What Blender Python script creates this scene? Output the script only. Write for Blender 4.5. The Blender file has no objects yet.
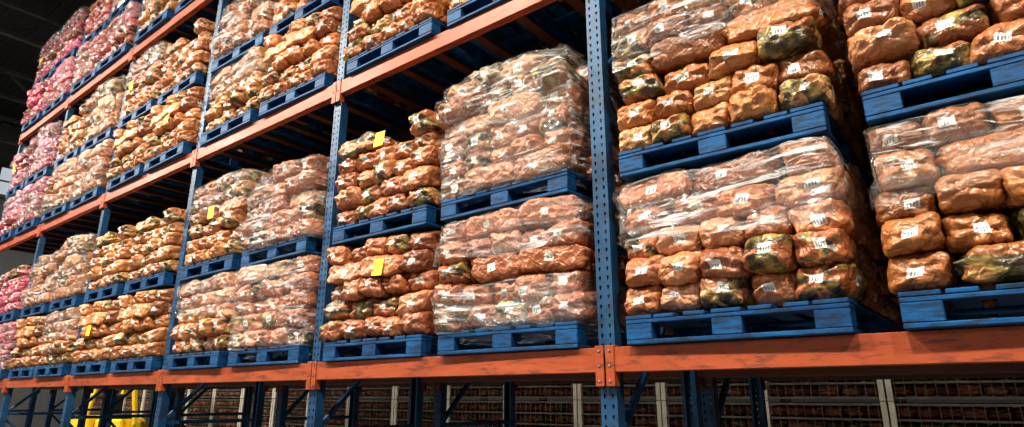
import bpy, bmesh, math, random
import numpy as np
from mathutils import Vector, Matrix, noise
from mathutils.bvhtree import BVHTree
random.seed(11); rng=np.random.RandomState(11)
scn=bpy.context.scene
col=scn.collection
try:
    scn.view_settings.view_transform='Standard'
    scn.view_settings.look='Medium High Contrast'
except Exception as e: print(e)

# ---------------------------------------------------------------- helpers
def new_mat(name):
    m=bpy.data.materials.new(name); m.use_nodes=True
    nt=m.node_tree; nt.nodes.clear()
    out=nt.nodes.new('ShaderNodeOutputMaterial')
    return m,nt,out
class NT:
    def __init__(s,nt): s.nt=nt
    def n(s,t,**kw):
        nd=s.nt.nodes.new(t)
        for k,v in kw.items(): setattr(nd,k,v)
        return nd
    def l(s,a,b): s.nt.links.new(a,b)
    def put(s,sock,v):
        if isinstance(v,bpy.types.NodeSocket): s.l(v,sock)
        else: sock.default_value=v
    def math(s,op,a,b=0.0,c=None,clamp=False):
        nd=s.n('ShaderNodeMath',operation=op); nd.use_clamp=clamp
        s.put(nd.inputs[0],a); s.put(nd.inputs[1],b)
        if c is not None: s.put(nd.inputs[2],c)
        return nd.outputs[0]
    def vmath(s,op,a,b):
        nd=s.n('ShaderNodeVectorMath',operation=op)
        s.put(nd.inputs[0],a); s.put(nd.inputs[1],b)
        return nd.outputs[0]
    def mix(s,f,a,b,blend='MIX'):
        nd=s.n('ShaderNodeMix',data_type='RGBA',blend_type=blend)
        s.put(nd.inputs[0],f)
        for i,v in ((6,a),(7,b)):
            if not isinstance(v,bpy.types.NodeSocket) and len(v)==3: v=(*v,1)
            s.put(nd.inputs[i],v)
        return nd.outputs[2]
    def ramp(s,f,pts,interp='LINEAR'):
        nd=s.n('ShaderNodeValToRGB'); cr=nd.color_ramp; cr.interpolation=interp
        while len(cr.elements)<len(pts): cr.elements.new(.5)
        for e,(p,c) in zip(cr.elements,pts):
            e.position=p
            e.color=(c,c,c,1) if isinstance(c,(int,float)) else (*c,1)
        s.put(nd.inputs[0],f); return nd.outputs[0]
    def noise(s,vec,scale,detail=3,rough=.55,dist=0):
        nd=s.n('ShaderNodeTexNoise'); s.put(nd.inputs['Scale'],scale)
        nd.inputs['Detail'].default_value=detail; nd.inputs['Roughness'].default_value=rough
        nd.inputs['Distortion'].default_value=dist
        if vec is not None: s.l(vec,nd.inputs['Vector'])
        return nd.outputs[0]
    def bump(s,h,strength,dist,nrm=None):
        nd=s.n('ShaderNodeBump'); s.put(nd.inputs['Strength'],strength); s.put(nd.inputs['Distance'],dist)
        s.put(nd.inputs['Height'],h)
        if nrm is not None: s.l(nrm,nd.inputs['Normal'])
        return nd.outputs[0]

def simple_mat(name,c1,c2,scale=6,rough=.5,metal=0,bumps=.1,stretch=(1,1,1),dirt=None,spec=.5,dr=(.50,.64)):
    m,nt,out=new_mat(name); N=NT(nt)
    tc=N.n('ShaderNodeTexCoord'); mp=N.n('ShaderNodeMapping'); mp.inputs['Scale'].default_value=stretch
    N.l(tc.outputs['Object'],mp.inputs[0]); v=mp.outputs[0]
    oi=N.n('ShaderNodeObjectInfo')
    off=N.n('ShaderNodeCombineXYZ'); 
    N.put(off.inputs[0],N.math('MULTIPLY',oi.outputs['Random'],37.)); N.put(off.inputs[1],N.math('MULTIPLY',oi.outputs['Random'],11.))
    v=N.vmath('ADD',v,off.outputs[0])
    n1=N.noise(v,scale,5,.6)
    f=N.ramp(n1,[(.35,0),(.68,1)])
    c=N.mix(f,c1,c2)
    if dirt:
        n2=N.noise(v,scale*3.7,6,.7)
        c=N.mix(N.ramp(n2,[(dr[0],0),(dr[1],.85)]),c,dirt)
    b=N.n('ShaderNodeBsdfPrincipled')
    N.l(c,b.inputs['Base Color']); b.inputs['Metallic'].default_value=metal
    N.put(b.inputs['Roughness'],N.math('MULTIPLY_ADD',n1,.25,rough-.12))
    b.inputs['Specular IOR Level'].default_value=spec
    if bumps: N.l(N.bump(N.noise(v,scale*6,3),bumps,.01),b.inputs['Normal'])
    N.l(b.outputs[0],out.inputs[0])
    return m
def emis_mat(name,c,s):
    m,nt,out=new_mat(name); N=NT(nt)
    e=N.n('ShaderNodeEmission'); e.inputs[0].default_value=(*c,1); e.inputs[1].default_value=s
    N.l(e.outputs[0],out.inputs[0]); return m

M_blue_pal=simple_mat('blue_pallet_paint',(.001,.035,.11),(.002,.085,.23),3,.55,0,.12,(1,5,5),dirt=(.006,.015,.03),spec=.3,dr=(.46,.62))
M_blue_post=simple_mat('blue_rack_paint',(.007,.040,.095),(.012,.072,.16),3,.45,.1,.05,dirt=(.013,.025,.045))
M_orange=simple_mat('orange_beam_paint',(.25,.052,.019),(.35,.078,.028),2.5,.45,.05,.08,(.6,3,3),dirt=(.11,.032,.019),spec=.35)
M_orange_dk=simple_mat('support_bar_shaded_paint',(.05,.017,.009),(.09,.03,.014),3,.6,.1,.05)  # brownish orange, deepened further to paint in the shade under the decks
M_orange_shaded=simple_mat('rear_beam_shaded_paint',(.06,.018,.009),(.10,.026,.012),2.5,.55,.05,.05)  # same orange beam paint, darkened to carry the shade inside the rack
M_steel=simple_mat('galvanised_steel',(.3,.3,.32),(.5,.5,.5),8,.4,.8,.05)
M_concrete=simple_mat('concrete',(.13,.125,.12),(.2,.195,.18),.8,.6,0,.15)
M_wall=simple_mat('wall_paint',(.05,.053,.056),(.07,.075,.08),.7,.8,0,.05)
M_roof=simple_mat('roof_sheet',(.012,.013,.014),(.02,.02,.022),.7,.7,.2,.05)
M_truss=simple_mat('truss_steel',(.06,.06,.063),(.10,.10,.10),2,.6,.3,.05)
M_yellow=simple_mat('forklift_yellow',(.75,.5,.02),(.85,.6,.04),2,.35,0,.02)
M_black=simple_mat('black_rubber',(.012,.012,.012),(.03,.03,.03),5,.7,0,.1)
M_white_post=simple_mat('white_crate_post',(.5,.47,.40),(.70,.67,.58),4,.6,0,.05)
M_crate=simple_mat('cage_wire_grey',(.14,.12,.10),(.25,.22,.18),5,.5,.3,.1)
M_crate_dk=simple_mat('crate_shelf_dark',(.02,.01,.007),(.04,.02,.012),5,.7,0,.1)
M_yel_paper=simple_mat('yellow_paper',(.85,.72,.01),(.9,.8,.02),3,.6,0,0)
M_lampbody=simple_mat('lamp_housing',(.4,.4,.4),(.5,.5,.5),3,.4,.5,0)

# ---------------------------------------------------------------- bag material
def bag_material():
    m,nt,out=new_mat('bag_plastic'); N=NT(nt)
    br=N.n('ShaderNodeAttribute',attribute_name='br'); bl=N.n('ShaderNodeAttribute',attribute_name='bl')
    sr=N.n('ShaderNodeSeparateColor'); N.l(br.outputs['Color'],sr.inputs[0])
    sx=N.n('ShaderNodeSeparateXYZ'); N.l(bl.outputs['Vector'],sx.inputs[0])
    R,G,B=sr.outputs[0],sr.outputs[1],sr.outputs[2]
    X,Y,Z=sx.outputs[0],sx.outputs[1],sx.outputs[2]
    oi=N.n('ShaderNodeObjectInfo')
    off=N.n('ShaderNodeCombineXYZ'); N.put(off.inputs[0],N.math('MULTIPLY',R,31.)); N.put(off.inputs[1],N.math('MULTIPLY',G,17.)); N.put(off.inputs[2],N.math('MULTIPLY',oi.outputs['Random'],9.))
    v=N.vmath('ADD',bl.outputs['Vector'],off.outputs[0])
    base=N.ramp(R,[(0,(.20,.070,.026)),(.35,(.35,.125,.042)),(.75,(.45,.175,.062)),(1,(.52,.27,.13))])
    base=N.mix(1,base,oi.outputs['Color'],'MULTIPLY')
    n1=N.noise(v,1.5,4,.6)
    base=N.mix(N.ramp(n1,[(.42,0),(.72,.5)]),base,N.mix(.5,base,(.10,.036,.016)))
    n2=N.noise(v,.8,2,.5,.3)
    om=N.math('MULTIPLY',N.ramp(n2,[(.49,0),(.51,.92)]),N.math('GREATER_THAN',G,.74))
    n3=N.noise(v,1.4,3,.5)
    oc=N.ramp(n3,[(.42,(.022,.022,.012)),(.48,(.06,.058,.02)),(.54,(.17,.13,.035)),(.64,(.40,.27,.08))])
    c=N.mix(om,base,oc)
    wv=N.noise(N.vmath('MULTIPLY',v,(3.0,9.0,9.0)),2.2,1,.4)
    c=N.mix(N.math('MULTIPLY',N.ramp(wv,[(.61,0),(.64,.45)]),N.math('GREATER_THAN',B,.6)),c,(.08,.028,.015))
    oy=N.math('MULTIPLY_ADD',R,.5,-.25); ozz=N.math('MULTIPLY_ADD',G,.4,-.22)
    def rect(a,b,ha,hb,oa,ob):
        i=N.math('LESS_THAN',N.math('ABSOLUTE',N.math('SUBTRACT',a,oa)),ha)
        j=N.math('LESS_THAN',N.math('ABSOLUTE',N.math('SUBTRACT',b,ob)),hb)
        return N.math('MULTIPLY',i,j)
    endm=N.math('GREATER_THAN',N.math('ABSOLUTE',X),.80)
    l1=N.math('MULTIPLY',rect(Y,Z,.28,.35,oy,ozz),endm)
    l1=N.math('MULTIPLY',l1,N.math('GREATER_THAN',B,.12))
    sidem=N.math('GREATER_THAN',N.math('ABSOLUTE',Y),.80)
    l2=N.math('MULTIPLY',rect(X,Z,.14,.35,oy,ozz),sidem)
    l2=N.math('MULTIPLY',l2,N.math('LESS_THAN',B,.75))
    lab=N.math('MAXIMUM',l1,l2)
    # barcode block fills lower part of the label
    ozb=N.math('SUBTRACT',ozz,.08)
    st2=N.math('GREATER_THAN',N.math('SINE',N.math('MULTIPLY',N.math('ADD',X,Y),55.)),.1)
    inner=N.math('MAXIMUM',N.math('MULTIPLY',rect(Y,Z,.20,.16,oy,ozb),endm),N.math('MULTIPLY',rect(X,Z,.10,.16,oy,ozb),sidem))
    lc=N.mix(N.math('MULTIPLY',st2,inner),(.66,.64,.60),(.16,.20,.22))
    c=N.mix(lab,c,lc)
    b=N.n('ShaderNodeBsdfPrincipled')
    N.l(c,b.inputs['Base Color'])
    N.put(b.inputs['Roughness'],N.math('MULTIPLY_ADD',n1,.25,.20))
    b.inputs['Specular IOR Level'].default_value=.55
    tc=N.n('ShaderNodeTexCoord')
    v2=N.vmath('ADD',tc.outputs['Object'],off.outputs[0])
    wob=N.n('ShaderNodeTexNoise'); wob.inputs['Scale'].default_value=8; N.l(v2,wob.inputs['Vector'])
    v3=N.vmath('ADD',v2,N.vmath('MULTIPLY',wob.outputs[1],(.15,.15,.15)))
    vo=N.n('ShaderNodeTexVoronoi',feature='F1'); vo.inputs['Scale'].default_value=17; N.l(v3,vo.inputs['Vector'])
    vo2=N.n('ShaderNodeTexVoronoi',feature='F1'); vo2.inputs['Scale'].default_value=44; N.l(v3,vo2.inputs['Vector'])
    h=N.math('ADD',vo.outputs[0],N.math('MULTIPLY',vo2.outputs[0],.45))
    N.l(N.bump(h,.65,.021),b.inputs['Normal'])
    N.l(b.outputs[0],out.inputs[0])
    return m
M_bag=bag_material()

def film_material():
    m,nt,out=new_mat('stretch_film_plastic'); N=NT(nt)
    a=N.n('ShaderNodeAttribute',attribute_name='fuv'); oi=N.n('ShaderNodeObjectInfo')
    cx=N.n('ShaderNodeCombineXYZ'); N.put(cx.inputs[0],N.math('MULTIPLY',oi.outputs['Random'],41.)); N.put(cx.inputs[2],N.math('MULTIPLY',oi.outputs['Random'],23.))
    v=N.vmath('ADD',a.outputs['Vector'],cx.outputs[0])
    def mp(rot,sc):
        q=N.n('ShaderNodeMapping'); q.inputs['Rotation'].default_value=(0,0,rot); q.inputs['Scale'].default_value=sc
        N.l(v,q.inputs[0]); return q.outputs[0]
    s1=N.noise(mp(.06,(1.5,17,1)),1.5,5,.62,.3)
    s2=N.noise(mp(-.45,(2.5,22,1)),1.4,4,.6,.5)
    s3=N.noise(mp(.5,(2.5,20,1)),1.3,4,.6,.5)
    big=N.noise(v,2.2,3)
    f1=N.ramp(s1,[(.56,0),(.64,.60)])
    f2=N.ramp(s2,[(.60,0),(.65,.55)])
    f3=N.ramp(s3,[(.60,0),(.65,.50)])
    ln=N.ramp(N.math('ABSOLUTE',N.math('SUBTRACT',N.noise(mp(.1,(1.2,8,1)),1.5,2,.5,.6),.5)),[(0,.9),(.010,0)])
    f=N.math('ADD',N.math('ADD',N.math('ADD',f1,f2),f3),ln)
    f=N.math('MULTIPLY',f,N.ramp(big,[(.40,.10),(.60,1.25)]))
    f=N.math('ADD',f,.02,clamp=True)
    f=N.math('MINIMUM',f,.80)
    b=N.n('ShaderNodeBsdfPrincipled'); b.inputs['Base Color'].default_value=(.70,.69,.68,1)
    b.inputs['Roughness'].default_value=.12; b.inputs['Specular IOR Level'].default_value=1.
    h=N.math('ADD',s1,N.math('ADD',s2,s3))
    bp=N.bump(h,1.,.045)
    N.l(bp,b.inputs['Normal'])
    t=N.n('ShaderNodeBsdfTransparent'); mx=N.n('ShaderNodeMixShader')
    N.l(f,mx.inputs[0]); N.l(t.outputs[0],mx.inputs[1]); N.l(b.outputs[0],mx.inputs[2])
    g=N.n('ShaderNodeBsdfGlossy'); g.inputs['Roughness'].default_value=.10; N.l(bp,g.inputs['Normal'])
    m2=N.n('ShaderNodeMixShader'); m2.inputs[0].default_value=.13
    N.l(mx.outputs[0],m2.inputs[1]); N.l(g.outputs[0],m2.inputs[2])
    N.l(m2.outputs[0],out.inputs[0]); return m
M_film=film_material()

# ---------------------------------------------------------------- mesh helpers
def mesh_boxes(name,boxes,mats,bev=.004,rots=None):
    bm=bmesh.new()
    for i,b in enumerate(boxes):
        cx,cy,cz,sx,sy,sz=b[:6]; mi=b[6] if len(b)>6 else 0
        R=b[7] if len(b)>7 else Matrix.Identity(4)
        r=bmesh.ops.create_cube(bm,size=1,matrix=Matrix.Translation((cx,cy,cz))@R@Matrix.Diagonal((sx,sy,sz,1)))
        fs=set()
        for vv in r['verts']:
            for f in vv.link_faces: fs.add(f)
        for f in fs: f.material_index=mi
    if bev: bmesh.ops.bevel(bm,geom=bm.edges[:],offset=bev,segments=1,affect='EDGES',clamp_overlap=True)
    me=bpy.data.meshes.new(name); bm.to_mesh(me); bm.free()
    for mt in mats: me.materials.append(mt)
    return me
def obj(name,data,loc=(0,0,0),rot=(0,0,0),parent=None,scale=None):
    o=bpy.data.objects.new(name,data); o.location=loc; o.rotation_euler=rot
    if scale: o.scale=scale
    if parent: o.parent=parent
    col.objects.link(o); return o
def empty(name,loc=(0,0,0),rot=(0,0,0)):
    o=obj(name,None,loc,rot); o.empty_display_size=.2; return o
def bar(p,q,w,mi=0):
    p=Vector(p);q=Vector(q);d=q-p;R=d.to_track_quat('X','Z').to_matrix().to_4x4()
    c=(p+q)/2
    return (c.x,c.y,c.z,d.length,w,w,mi,R)

# ---------------------------------------------------------------- bag shapes
def base_cube(nx,ny,nz):
    idx={}; V=[]; F=[]
    def vid(i,j,k):
        key=(i,j,k)
        if key not in idx:
            idx[key]=len(V); V.append((2*i/nx-1,2*j/ny-1,2*k/nz-1))
        return idx[key]
    for i in range(nx):
        for j in range(ny):
            F.append((vid(i,j,0),vid(i,j+1,0),vid(i+1,j+1,0),vid(i+1,j,0)))
            F.append((vid(i,j,nz),vid(i+1,j,nz),vid(i+1,j+1,nz),vid(i,j+1,nz)))
    for i in range(nx):
        for k in range(nz):
            F.append((vid(i,0,k),vid(i+1,0,k),vid(i+1,0,k+1),vid(i,0,k+1)))
            F.append((vid(i,ny,k),vid(i,ny,k+1),vid(i+1,ny,k+1),vid(i+1,ny,k)))
    for j in range(ny):
        for k in range(nz):
            F.append((vid(0,j,k),vid(0,j,k+1),vid(0,j+1,k+1),vid(0,j+1,k)))
            F.append((vid(nx,j,k),vid(nx,j+1,k),vid(nx,j+1,k+1),vid(nx,j,k+1)))
    return np.array(V),np.array(F)
def make_bag(seed,L=.41,W=.220,H=.160,res=(26,17,12)):
    C,F=base_cube(*res); rnd=random.Random(seed)
    e=rnd.uniform(5.5,10); s=(np.abs(C)**e).sum(1)**(-1/e); P=C*s[:,None]
    loc=P.copy()
    tp=[rnd.uniform(.05,.35),rnd.uniform(.05,.35)]; lip=[rnd.choice([0,.014,.026]),rnd.choice([0,.014,.026])]
    shear=rnd.uniform(-.16,.16); skew=rnd.uniform(-.12,.12)
    ph=rnd.uniform(0,6)
    out=[]
    for x,y,z in P:
        i=0 if x<0 else 1
        t=max(0,(abs(x)-.58)/.42)
        zz=z*(1-tp[i]*t**1.5); yy=y*(1-.09*t*t)
        bul=1+.04*(1-x*x)
        X=x*L/2+skew*z*H/2*.6; Y=yy*W/2*bul+shear*z*H/2; Z=zz*H/2*(1-.13*abs(y)**3)
        if t>.4: X+=math.copysign(lip[i]*math.exp(-((z-.35*math.sin(y*2+ph))/.15)**2),x)
        q=Vector((X*8+seed*7.3,Y*8,Z*8)); n=noise.noise_vector(q)
        wv=noise.noise_vector(Vector((X*10,Y*10,Z*10+seed)))*.06
        dist,_=noise.voronoi(Vector((X+wv.x,Y+wv.y,Z+wv.z))*13+Vector((seed*3.1,0,0)))
        cre=math.exp(-(dist[1]-dist[0])*7)
        q2=Vector((X*30+seed*3.1,Y*34,Z*34))
        rg=(1-2*abs(noise.noise(q2)))
        D=Vector((x,y,z)).normalized()
        d=n*.014+D*(-.009*cre+.005*(1-dist[0]*2)+rg*.003)
        if t>0:
            ang=math.atan2(z,y*1.3); d+=Vector((1 if x>0 else -1,0,0))*(.009*math.sin(ang*6+seed+i*2)*t*min(1,2*abs(y)+.2))
        out.append((X+d.x,Y+d.y,Z+d.z))
    return np.array(out),F,loc
BAGS=[make_bag(i) for i in range(14)]

def add_bag(acc,x,y,z,rotz,rnd,sx=1,sy=1,sz=1,tilt=1.0):
    V,F,Lc=BAGS[rnd.randrange(len(BAGS))]
    R=(Matrix.Rotation(rotz+rnd.uniform(-.08,.08),3,'Z')@Matrix.Rotation(rnd.uniform(-.07,.07)*tilt,3,'Y')@Matrix.Rotation(rnd.uniform(-.07,.07)*tilt,3,'X'))
    if rnd.random()<.5: R=R@Matrix.Rotation(math.pi,3,'Z')
    flip=rnd.random()<.5
    if flip: R=R@Matrix.Rotation(math.pi,3,'X')
    Rn=np.array(R); VV=(V*np.array([sx,sy,sz]))@Rn.T+np.array([x,y,z])
    LL=Lc.copy()
    if flip: LL[:,2]*=-1
    acc['F'].append(F+acc['n']); acc['V'].append(VV); acc['L'].append(LL)
    c=np.array([rnd.random(),rnd.random(),rnd.random(),1.]); acc['C'].append(np.tile(c,(len(VV),1)))
    acc['n']+=len(VV)

LP=.142; PALH=.145; LW=1.06; LD=1.2
def build_load(seed,layers,ragged,pattern=None):
    rnd=random.Random(seed); acc=dict(V=[],F=[],L=[],C=[],n=0)
    for k in range(layers):
        z=PALH+.004+LP*(k+.5)
        typ=(pattern[k%len(pattern)] if pattern else ('A' if (k+seed)%2==0 else 'B'))
        top=k==layers-1
        shift=rnd.uniform(-.02,.02); yshift=rnd.uniform(-.025,.025)
        def J(a=.012): return rnd.uniform(-a,a)
        pts=[]
        if typ=='A':
            for j in range(3):
                for i in range(5):
                    if j==1 and 0<i<4 and k<layers-2: continue
                    pts.append((-.42+.21*i,-.4+.4*j,math.pi/2))
        elif typ=='B':
            m=rnd.random()<.5
            for j in range(6):
                for i in range(2):
                    if 0<j<5 and i==(1) and k<layers-2: continue
                    xx=-.32+.41*i
                    pts.append((xx if m else -xx,-.5+.2*j,0))
            for j in range(3):
                xx=.42; pts.append((xx if m else -xx,-.4+.4*j,math.pi/2))
        else:
            for j in range(3):
                for i in range(4):
                    if j==1 and 0<i<3 and k<layers-2: continue
                    pts.append((-.39+.26*i,-.4+.4*j,math.pi/2))
        for (x,y,r) in pts:
            if ragged and top and rnd.random()<.35: continue
            wide=1.22 if typ=='C' else 1
            jy=J(.036)
            add_bag(acc,x+J()+shift,y+jy+yshift,z+J(.006),r,rnd,sx=rnd.uniform(.94,1.06),sy=wide*rnd.uniform(.93,1.02),sz=rnd.uniform(.93,1.05),tilt=1.9 if (top and ragged) else 1)
    V=np.vstack(acc['V']); F=np.vstack(acc['F']); L=np.vstack(acc['L']); C=np.vstack(acc['C'])
    V[:,2]=np.maximum(V[:,2],PALH-.001)
    me=bpy.data.meshes.new('bags_%d'%seed)
    me.from_pydata(V.tolist(),[],F.tolist())
    me.polygons.foreach_set('use_smooth',[True]*len(F))
    a=me.attributes.new('bl','FLOAT_VECTOR','POINT'); a.data.foreach_set('vector',L.astype(np.float32).ravel())
    a=me.attributes.new('br','FLOAT_COLOR','POINT'); a.data.foreach_set('color',C.astype(np.float32).ravel())
    me.materials.append(M_bag); me.update()
    bvh=BVHTree.FromPolygons(V.tolist(),F.tolist())
    return me,bvh,PALH+LP*layers

def perim(hw,hd,r,n):
    L1=2*(hw-r);L2=2*(hd-r);Lc=math.pi*r/2
    T=2*(L1+L2)+4*Lc; pts=[]
    for i in range(n):
        s=T*i/n; u=s
        sides=[((-hw+r,-hd),(1,0),L1,(0,-1),(hw-r,-hd+r),-90),((hw,-hd+r),(0,1),L2,(1,0),(hw-r,hd-r),0),
               ((hw-r,hd),(-1,0),L1,(0,1),(-hw+r,hd-r),90),((-hw,hd-r),(0,-1),L2,(-1,0),(-hw+r,-hd+r),180)]
        for (o,dr,Ln,nm,cc,a0) in sides:
            if u<Ln: pts.append((o[0]+dr[0]*u,o[1]+dr[1]*u,nm[0],nm[1],s)); break
            u-=Ln
            if u<Lc:
                a=math.radians(a0)+u/r; pts.append((cc[0]+r*math.cos(a),cc[1]+r*math.sin(a),math.cos(a),math.sin(a),s)); break
            u-=Lc
    return pts
def build_film(seed,bvh,z0,z1,topcap,ztop):
    n=190; P=perim(LW/2+.14,LD/2+.14,.16,n); rows=max(2,int((z1-z0)/.024))+1
    Dm=np.zeros((rows,n)); zs=np.linspace(z0,z1,rows)
    for r,z in enumerate(zs):
        for i,(x,y,nx,ny,s) in enumerate(P):
            h=bvh.ray_cast(Vector((x,y,z)),Vector((-nx,-ny,0)),.34)
            Dm[r,i]=h[3] if h[0] is not None else .2
    D2=Dm.copy()
    for k in range(-3,4): D2=np.minimum(D2,np.roll(Dm,k,1))
    D3=D2.copy()
    D3[1:]=np.minimum(D3[1:],D2[:-1]); D3[:-1]=np.minimum(D3[:-1],D2[1:])
    B=sum(np.roll(D3,k,1) for k in range(-2,3))/5
    B=np.minimum(B,Dm)-.006
    V=[];U=[];F=[]
    for r,z in enumerate(zs):
        for i,(x,y,nx,ny,s) in enumerate(P):
            d=B[r,i]-.008*abs(noise.noise(Vector((s*6,z*40,seed))))
            dz=.012*noise.noise(Vector((s*2,z*3,seed+5)))
            if r==0: dz+=.02*math.sin(s*5+seed)
            V.append((x-nx*d,y-ny*d,z+dz)); U.append((s,z,seed))
    if topcap:
        for kk in range(1,5):
            for i,(x,y,nx,ny,s) in enumerate(P):
                d=B[-1,i]+.05*kk
                px,py=x-nx*d,y-ny*d
                h=bvh.ray_cast(Vector((px,py,ztop+.3)),Vector((0,0,-1)),.6)
                z=(h[0].z if h[0] is not None else z1)+.012
                z=max(z,z1-.02+.008*kk)
                V.append((px,py,z)); U.append((s,z1+.05*kk,seed))
        rows+=4
    for r in range(rows-1):
        for i in range(n):
            j=(i+1)%n
            F.append((r*n+i,r*n+j,(r+1)*n+j,(r+1)*n+i))
    me=bpy.data.meshes.new('film_%d'%seed); me.from_pydata(V,[],F)
    me.polygons.foreach_set('use_smooth',[True]*len(F))
    a=me.attributes.new('fuv','FLOAT_VECTOR','POINT'); a.data.foreach_set('vector',np.array(U,dtype=np.float32).ravel())
    me.materials.append(M_film); me.update(); return me

LOWER=[]; UPPER=[]
def films(seed,bvh,zt,mode):
    if mode=='top': return [build_film(seed,bvh,zt-.36,zt-.02,True,zt)]
    if mode=='full': return [build_film(seed,bvh,.07,zt-.02,True,zt)]
    if mode=='both': return [build_film(seed,bvh,.06,PALH+.27,False,zt),build_film(seed+50,bvh,zt-.27,zt-.02,True,zt)]
    return []
for sd,mode,pat in [(1,'top','AAACB'),(2,'both','AABAB'),(3,'full','ABAAB'),(4,None,'ACABA'),(5,'top','BAABA')]:
    me,bvh,zt=build_load(sd,5,False,pat); LOWER.append((me,films(sd,bvh,zt,mode)))
for sd,mode,pat in [(11,'top','AACBAA'),(12,'full','BAABAC'),(13,None,'ACAAB'),(14,'both','ABABA'),(15,'full','AABAB')]:
    me,bvh,zt=build_load(sd,len(pat),True,pat); UPPER.append((me,films(sd,bvh,zt,mode)))

# ---------------------------------------------------------------- pallet
def pallet_mesh():
    w,d=1.02,1.2; b=[]
    for x in (-w/2+.07,0,w/2-.07):
        for y in (-d/2+.05,0,d/2-.05):
            b.append((x,y,.062,.14,.10,.078))
    for y in (-d/2+.05,0,d/2-.05): b.append((0,y,.111,w,.10,.020))
    for i in range(7):
        wd=.14 if i in(0,3,6) else .105
        b.append((-w/2+wd/2+(w-wd)*i/6,0,.132,wd,d,.020))
    for y in (-d/2+.05,d/2-.05): b.append((0,y,.012,w,.10,.022))
    for x in (-w/2+.07,0,w/2-.07): b.append((x,0,.0125,.14,d-.2,.021))
    return mesh_boxes('blue_pallet',b,[M_blue_pal],.004)
PAL=pallet_mesh()
sheet=mesh_boxes('sheet',[(0,0,0,.10,.003,.12)],[M_yel_paper],0)

def place_load(x,y,z,variant,tint=(1,1,1),rz=0,paper=None,film=True):
    me,fl=variant
    e=empty('pallet_of_bagged_goods',(x,y,z),(0,0,rz))
    obj('pallet',PAL,parent=e)
    o=obj('bags',me,parent=e); o.color=(*tint,1)
    if film:
        for f in fl: obj('stretch_film',f,parent=e)
    if paper: obj('notice_sheet',sheet,(paper[0],-LD/2-.065,paper[1]),(random.uniform(-.15,.1),random.uniform(-.2,.2),0),parent=e)
    return e

# ---------------------------------------------------------------- rack
BAY=2.52; XA=-1.64
POSTX=[XA+BAY*k for k in (-5,-4,-3,-2,-1,0,1,2)]
BEAMZ=[1.73,4.09,6.30]; BH=.125
PH=7.75
def post_mesh():
    pw=.095; dp=.075; pitch=.0508; n=int(PH/pitch)
    bm=bmesh.new()
    def q(*p): bm.faces.new([bm.verts.new(c) for c in p])
    cw=pw/2
    for c in (0,1):
        x0=-pw/2+c*cw; xm=x0+cw/2
        for k in range(n):
            z0=k*pitch; zm=z0+pitch/2; z1=z0+pitch
            outer=[(x0,z0),(xm,z0),(x0+cw,z0),(x0+cw,zm),(x0+cw,z1),(xm,z1),(x0,z1),(x0,zm)]
            inner=[(xm-.003,zm-.011),(xm,zm-.012),(xm+.003,zm-.011),(xm+.005,zm),(xm+.007,zm+.009),(xm,zm+.012),(xm-.007,zm+.009),(xm-.005,zm)]
            for a in range(8):
                b2=(a+1)%8
                q((outer[a][0],0,outer[a][1]),(outer[b2][0],0,outer[b2][1]),(inner[b2][0],0,inner[b2][1]),(inner[a][0],0,inner[a][1]))
    H=n*pitch
    for s in (-1,1):
        x=s*pw/2
        q((x,0,0),(x,dp,0),(x,dp,H),(x,0,H))
        q((x,dp,0),(x-s*.02,dp,0),(x-s*.02,dp,H),(x,dp,H))
    q((-pw/2,0,H),(pw/2,0,H),(pw/2,dp,H),(-pw/2,dp,H))
    bmesh.ops.create_cube(bm,size=1,matrix=Matrix.Translation((0,.04,.006))@Matrix.Diagonal((.16,.14,.012,1)))
    bmesh.ops.remove_doubles(bm,verts=bm.verts[:],dist=.0002)
    bmesh.ops.recalc_face_normals(bm,faces=bm.faces[:])
    me=bpy.data.meshes.new('rack_post'); bm.to_mesh(me); bm.free(); me.materials.append(M_blue_post); return me
POST=post_mesh()
def brace_mesh(depth):
    b=[]; z=.25; flip=False
    y0,y1=.05,depth-.05
    b.append(bar((0,y0,z),(0,y1,z),.036))
    while z+1.05<PH-.2:
        a,c=(y0,y1) if flip else (y1,y0)
        b.append(bar((0,a,z),(0,c,z+1.0),.034)); z+=1.05; flip=not flip
        b.append(bar((0,y0,z),(0,y1,z),.036))
    return mesh_boxes('frame_braces',b,[M_blue_post],.002)
BL=BAY-.097
def beam_mesh(mat):
    b=[(0,0,0,BL,.05,BH),(0,.032,-.022,BL,.016,BH-.044)]
    for s in (-1,1):
        x=s*(BL/2+.018)
        b.append((x,-.028,-.03,.052,.008,.205))
        b.append((s*(BL/2-.004),-.003,-.03,.008,.055,.205))
        for zz in (-.105,-.03,.045): b.append((x,-.034,zz,.014,.008,.014,1))
    return mesh_boxes('load_beam',b,[mat,M_steel],.003)
BEAM=beam_mesh(M_orange); BEAMR=beam_mesh(M_orange_shaded)
BRACE=brace_mesh(1.1)
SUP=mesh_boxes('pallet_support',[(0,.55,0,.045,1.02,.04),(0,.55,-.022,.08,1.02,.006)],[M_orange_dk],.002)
def rack(y0,flipped):
    e=empty('pallet_rack',(0,y0,0))
    for x in POSTX:
        obj('post_front',POST,(x,0,0),parent=e)
        obj('post_rear',POST,(x,1.1,0),(0,0,math.pi),parent=e)
        obj('frame_braces',BRACE,(x,0,0),parent=e)
    for i in range(len(POSTX)-1):
        xc=(POSTX[i]+POSTX[i+1])/2
        for z in BEAMZ:
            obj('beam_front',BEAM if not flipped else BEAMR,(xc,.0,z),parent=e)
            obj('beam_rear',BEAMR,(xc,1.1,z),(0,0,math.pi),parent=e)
            for k in (-1.0,-.6,-.2,.2,.6,1.0):
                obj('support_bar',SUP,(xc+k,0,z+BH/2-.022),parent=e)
rack(0,False); rack(1.32,True)

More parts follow.
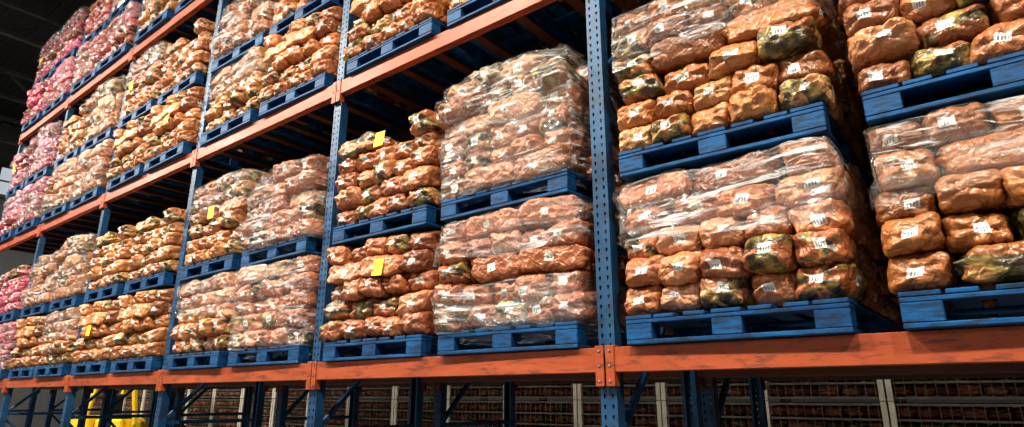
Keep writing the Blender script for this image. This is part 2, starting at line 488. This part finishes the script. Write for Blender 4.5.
def tint(i,lev,tier,row,c):
    r=random.uniform(.85,1.1)
    t=[r,r*random.uniform(.92,1.08),r*random.uniform(.85,1.2)]
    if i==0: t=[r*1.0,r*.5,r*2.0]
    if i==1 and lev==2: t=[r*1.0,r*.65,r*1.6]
    return t
EXP={(5,0,0,0):(LOWER[0],None),(5,0,0,1):(UPPER[0],None),(5,0,1,0):(LOWER[4],None),(5,0,1,1):(UPPER[2],None),
     (4,0,1,0):(LOWER[1],None),(4,0,1,1):(UPPER[1],None),(4,0,0,0):(LOWER[3],(.12,.62)),(4,0,0,1):(UPPER[2],(.05,.72)),
     (3,0,1,0):(LOWER[2],None),(3,0,1,1):(UPPER[4],None),(3,0,0,0):(LOWER[0],None),(3,0,0,1):(UPPER[0],(.1,.6)),
     (2,0,1,0):(LOWER[3],None),(2,0,1,1):(UPPER[2],None),(2,0,0,0):(LOWER[3],(0,.5)),(2,0,0,1):(UPPER[2],None),
     (3,1,0,0):(LOWER[0],None),(3,1,1,0):(LOWER[3],None),(3,1,1,1):(UPPER[0],(.1,.55)),(4,1,0,0):(LOWER[3],None),
     (2,1,0,0):(LOWER[3],None),(2,1,1,0):(LOWER[3],(.1,.5)),(2,1,1,1):(UPPER[2],None),(2,1,0,1):(UPPER[0],(-.1,.5))}
for i in range(len(POSTX)-1):
    xc=(POSTX[i]+POSTX[i+1])/2
    for lev,bz in enumerate(BEAMZ):
        for c in (0,1):
            for tier in (0,1):
                z=bz+BH/2+.002+tier*(PALH+5*LP+.022)
                for row in (0,1):  # back row is mostly unseen stock, added to block light between stacks
                    x=xc+(-.583 if c==0 else .583)+random.uniform(-.012,.012)
                    y=(.54 if row==0 else 1.94)+random.uniform(-.02,.012)
                    if row==1 and lev==2 and tier==1: continue
                    pool=LOWER if tier==0 else UPPER
                    v=random.choice(pool); pap=None
                    if row==0 and random.random()<.25: pap=(random.uniform(-.3,.3),random.uniform(.4,.7))
                    if row==0 and (i,lev,c,tier) in EXP: v,pap=EXP[(i,lev,c,tier)]
                    place_load(x,y,z,v,tint(i,lev,tier,row,c),random.uniform(-.018,.018)+(math.pi if (row==1) else 0),pap,film=(row==0))

# ---------------------------------------------------------------- wire cages across the next aisle
def crate_mesh():
    w,d,h=1.38,1.1,.74; b=[]
    for x in (-w/2+.03,w/2-.03):
        for y in (-d/2+.03,d/2-.03): b.append((x,y,h/2,.06,.06,h,1))
    for z in (.03,.20,.37,.54,.71):
        b.append((0,0,z,w-.12,d-.06,.022,2))
        for y in (-d/2+.02,d/2-.02): b.append((0,y,z,w-.06,.018,.024,0))
    for i in range(13): b.append((-.6+.10*i,-d/2+.006,h/2,.006,.006,h-.04,0))
    return mesh_boxes('crate_frame',b,[M_crate,M_white_post,M_crate_dk],0)
CR=crate_mesh()
def crate_fill():
    rnd=random.Random(5); acc=dict(V=[],F=[],L=[],C=[],n=0)
    for k in range(4):
        for i in range(6):
            add_bag(acc,-.545+.218*i,-.30,.115+.17*k,math.pi/2,rnd,.95,.98,.76,.3)
    V=np.vstack(acc['V']); F=np.vstack(acc['F']); L=np.vstack(acc['L']); C=np.vstack(acc['C'])
    me=bpy.data.meshes.new('crate_bags'); me.from_pydata(V.tolist(),[],F.tolist())
    me.polygons.foreach_set('use_smooth',[True]*len(F))
    a=me.attributes.new('bl','FLOAT_VECTOR','POINT'); a.data.foreach_set('vector',(L*.7).astype(np.float32).ravel())
    a=me.attributes.new('br','FLOAT_COLOR','POINT'); a.data.foreach_set('color',C.astype(np.float32).ravel())
    me.materials.append(M_bag); return me
CF=crate_fill()
for i in range(20):
    e=empty('stacked_wire_cages',(-24.6+1.4*i+.3,6.2,0))
    for k in range(5):
        obj('cage_%d'%k,CR,(0,0,.75*k),parent=e)
        o=obj('cage_bags_%d'%k,CF,(0,0,.75*k),parent=e); o.color=(.8,.72,.9,1)

# ---------------------------------------------------------------- forklift
def forklift(loc,rz):
    e=empty('forklift',loc,(0,0,rz))
    b=[(0,0,.52,1.5,1.05,.55),(-.85,0,.65,.5,1.1,.9),(-.2,0,.9,.75,.8,.25),(.55,0,.75,.12,1.0,.5)]
    obj('body',mesh_boxes('fl_body',b,[M_yellow],.04),parent=e)
    g=[bar((-.75,s*.48,1.05),(-.55,s*.45,2.1),.09) for s in(-1,1)]+[bar((.6,s*.48,.9),(.35,s*.45,2.1),.09) for s in(-1,1)]
    g+=[(-.1,s*.45,2.12,1.1,.09,.09) for s in(-1,1)]+[(-.6+.17*k,0,2.12,.04,.9,.05) for k in range(7)]
    obj('overhead_guard',mesh_boxes('fl_guard',g,[M_yellow],.01),parent=e)
    ms=[(.85,s*.35,1.15,.1,.1,2.2) for s in(-1,1)]+[(.95,s*.27,1.1,.07,.08,2.1) for s in(-1,1)]+[(.9,0,z,.08,.7,.08) for z in(.3,1.2,2.2)]
    ms+=[(1.03,0,.35,.05,.9,.1),(1.03,0,.7,.05,.9,.1)]+[(1.55,s*.25,.12,1.05,.12,.04) for s in(-1,1)]+[(1.06,s*.25,.4,.05,.12,.6) for s in(-1,1)]
    obj('mast',mesh_boxes('fl_mast',ms,[M_black],.008),parent=e)
    obj('seat',mesh_boxes('fl_seat',[(-.2,0,1.08,.5,.5,.12),(-.45,0,1.35,.12,.5,.5)],[M_black],.03),parent=e)
    bm=bmesh.new()
    for (x,y,r) in ((.55,.5,.33),(.55,-.5,.33),(-.75,.48,.27),(-.75,-.48,.27)):
        bmesh.ops.create_cone(bm,cap_ends=True,segments=28,radius1=r,radius2=r,depth=.2,matrix=Matrix.Translation((x,y,r))@Matrix.Rotation(math.pi/2,4,'X'))
        bmesh.ops.create_cone(bm,cap_ends=True,segments=18,radius1=r*.5,radius2=r*.4,depth=.24,matrix=Matrix.Translation((x,y,r))@Matrix.Rotation(math.pi/2,4,'X'))
    me=bpy.data.meshes.new('fl_wheels'); bm.to_mesh(me); bm.free(); me.materials.append(M_black); obj('wheels',me,parent=e)
forklift((-17.2,3.9,0),.5)

# ---------------------------------------------------------------- building shell
X0,X1,Y0,Y1,ZR=-25.,12.,-13.,14.,10.2
def slab(name,c,s,m): return obj(name,mesh_boxes(name,[(0,0,0,*s)],[m],0),c)
slab('floor',((X0+X1)/2,(Y0+Y1)/2,-.1),(X1-X0,Y1-Y0,.2),M_concrete)
slab('wall_left',(X0-.1,(Y0+Y1)/2,ZR/2),(.2,Y1-Y0,ZR),M_wall)
slab('wall_right',(X1+.1,(Y0+Y1)/2,ZR/2),(.2,Y1-Y0,ZR),M_wall)
slab('wall_back',((X0+X1)/2,Y1+.1,ZR/2),(X1-X0,.2,ZR),M_wall)
slab('wall_front',((X0+X1)/2,Y0-.1,ZR/2),(X1-X0,.2,ZR),M_wall)
bx=[((X0+X1)/2,(Y0+Y1)/2,ZR+.1,X1-X0,Y1-Y0,.1)]
y=Y0+.2
while y<Y1: bx.append(((X0+X1)/2,y,ZR+.03,X1-X0,.12,.06)); y+=.35
obj('ceiling',mesh_boxes('ceiling',bx,[M_roof],0))
def truss():
    b=[(0,(Y0+Y1)/2,9.9,.12,Y1-Y0,.1),(0,(Y0+Y1)/2,9.2,.12,Y1-Y0,.1)]
    y=Y0; f=True
    while y+.9<Y1:
        b.append(bar((0,y,9.2 if f else 9.9),(0,y+.9,9.9 if f else 9.2),.05)); f=not f; y+=.9
    return mesh_boxes('truss',b,[M_truss],0)
TR=truss()
for k in range(10): obj('roof_truss',TR,(-23.5+3.7*k,0,0))
M_pane=emis_mat('daylight_pane',(.85,.93,1.),.5)
def window(n,c,w,h,axis):
    e=empty('window_%d'%n,c)
    if axis=='x': f=lambda a,b,sa,sb,t,m=0:(0,a,b,t,sa,sb,m)
    else: f=lambda a,b,sa,sb,t,m=0:(a,0,b,sa,t,sb,m)
    b=[f(0,h/2,w,.1,.12),f(0,-h/2,w,.1,.12),f(-w/2,0,.1,h,.12),f(w/2,0,.1,h,.12)]
    for k in (-1,0,1): b.append(f(k*w/4,0,.05,h,.08))
    b.append(f(0,0,w,.05,.08))
    obj('frame',mesh_boxes('win_frame',b,[M_truss],0),parent=e)
    obj('pane',mesh_boxes('win_pane',[f(0,0,w,h,.02)],[M_pane],0),parent=e)
window(1,(X0+.08,-2.2,8.3),1.6,1.0,'x')
window(2,(X0+.08,2.6,8.3),1.6,1.0,'x')
n=3
for x in (-18,-11,-4,3):  # unseen windows with area lights, added as soft frontal fill on the loads
    window(n,(x,Y0+.08,6.2),4.6,3.2,'y'); n+=1
    L=bpy.data.lights.new('daylight','AREA'); L.shape='RECTANGLE'; L.size=4.4; L.size_y=3.0; L.energy=105; L.color=(1,.98,.95)
    o=bpy.data.objects.new('window_daylight',L); o.location=(x,Y0+.25,6.2); o.rotation_euler=(math.radians(90),0,0); col.objects.link(o)
M_em=emis_mat('lamp_lens',(1,.96,.88),18)
def lamp_mesh():
    bm=bmesh.new()
    bmesh.ops.create_cone(bm,cap_ends=False,segments=32,radius1=.28,radius2=.1,depth=.25)
    bmesh.ops.create_cone(bm,cap_ends=True,segments=24,radius1=.09,radius2=.07,depth=.18,matrix=Matrix.Translation((0,0,.2)))
    bmesh.ops.create_cone(bm,cap_ends=True,segments=8,radius1=.01,radius2=.01,depth=.7,matrix=Matrix.Translation((0,0,.6)))
    me=bpy.data.meshes.new('lamp_body'); bm.to_mesh(me); bm.free(); me.materials.append(M_lampbody); return me
LB=lamp_mesh()
bm=bmesh.new(); bmesh.ops.create_circle(bm,cap_ends=True,segments=32,radius=.25); LE=bpy.data.meshes.new('lens'); bm.to_mesh(LE); bm.free(); LE.materials.append(M_em)
def lamp(x,y,z,en):
    e=empty('high_bay_lamp',(x,y,z))
    obj('housing',LB,parent=e); obj('lens',LE,(0,0,-.1),parent=e)
    L=bpy.data.lights.new('hb','AREA'); L.shape='DISK'; L.size=.5; L.energy=en; L.color=(1,.93,.81)
    obj('lamp_light',L,(0,0,-.16),parent=e)
for x in (-21,-16,-11,-6,-1,4):
    lamp(x,-4.7,8.9,960)
for x in (-19,-12,-5,2):  # back aisle lamps, added to brighten the cages
    lamp(x,4.1,8.9,340)

w=bpy.data.worlds.new('world'); scn.world=w; w.use_nodes=True
w.node_tree.nodes['Background'].inputs[0].default_value=(.6,.7,.8,1); w.node_tree.nodes['Background'].inputs[1].default_value=.02

# ---------------------------------------------------------------- camera
cd=bpy.data.cameras.new('camera'); cd.sensor_width=36; cd.lens=621/1024*36
cam=bpy.data.objects.new('camera',cd); cam.location=(0,-2.9,1.55)
cam.rotation_euler=(math.radians(90+16.4),0,math.radians(38)); col.objects.link(cam); scn.camera=cam
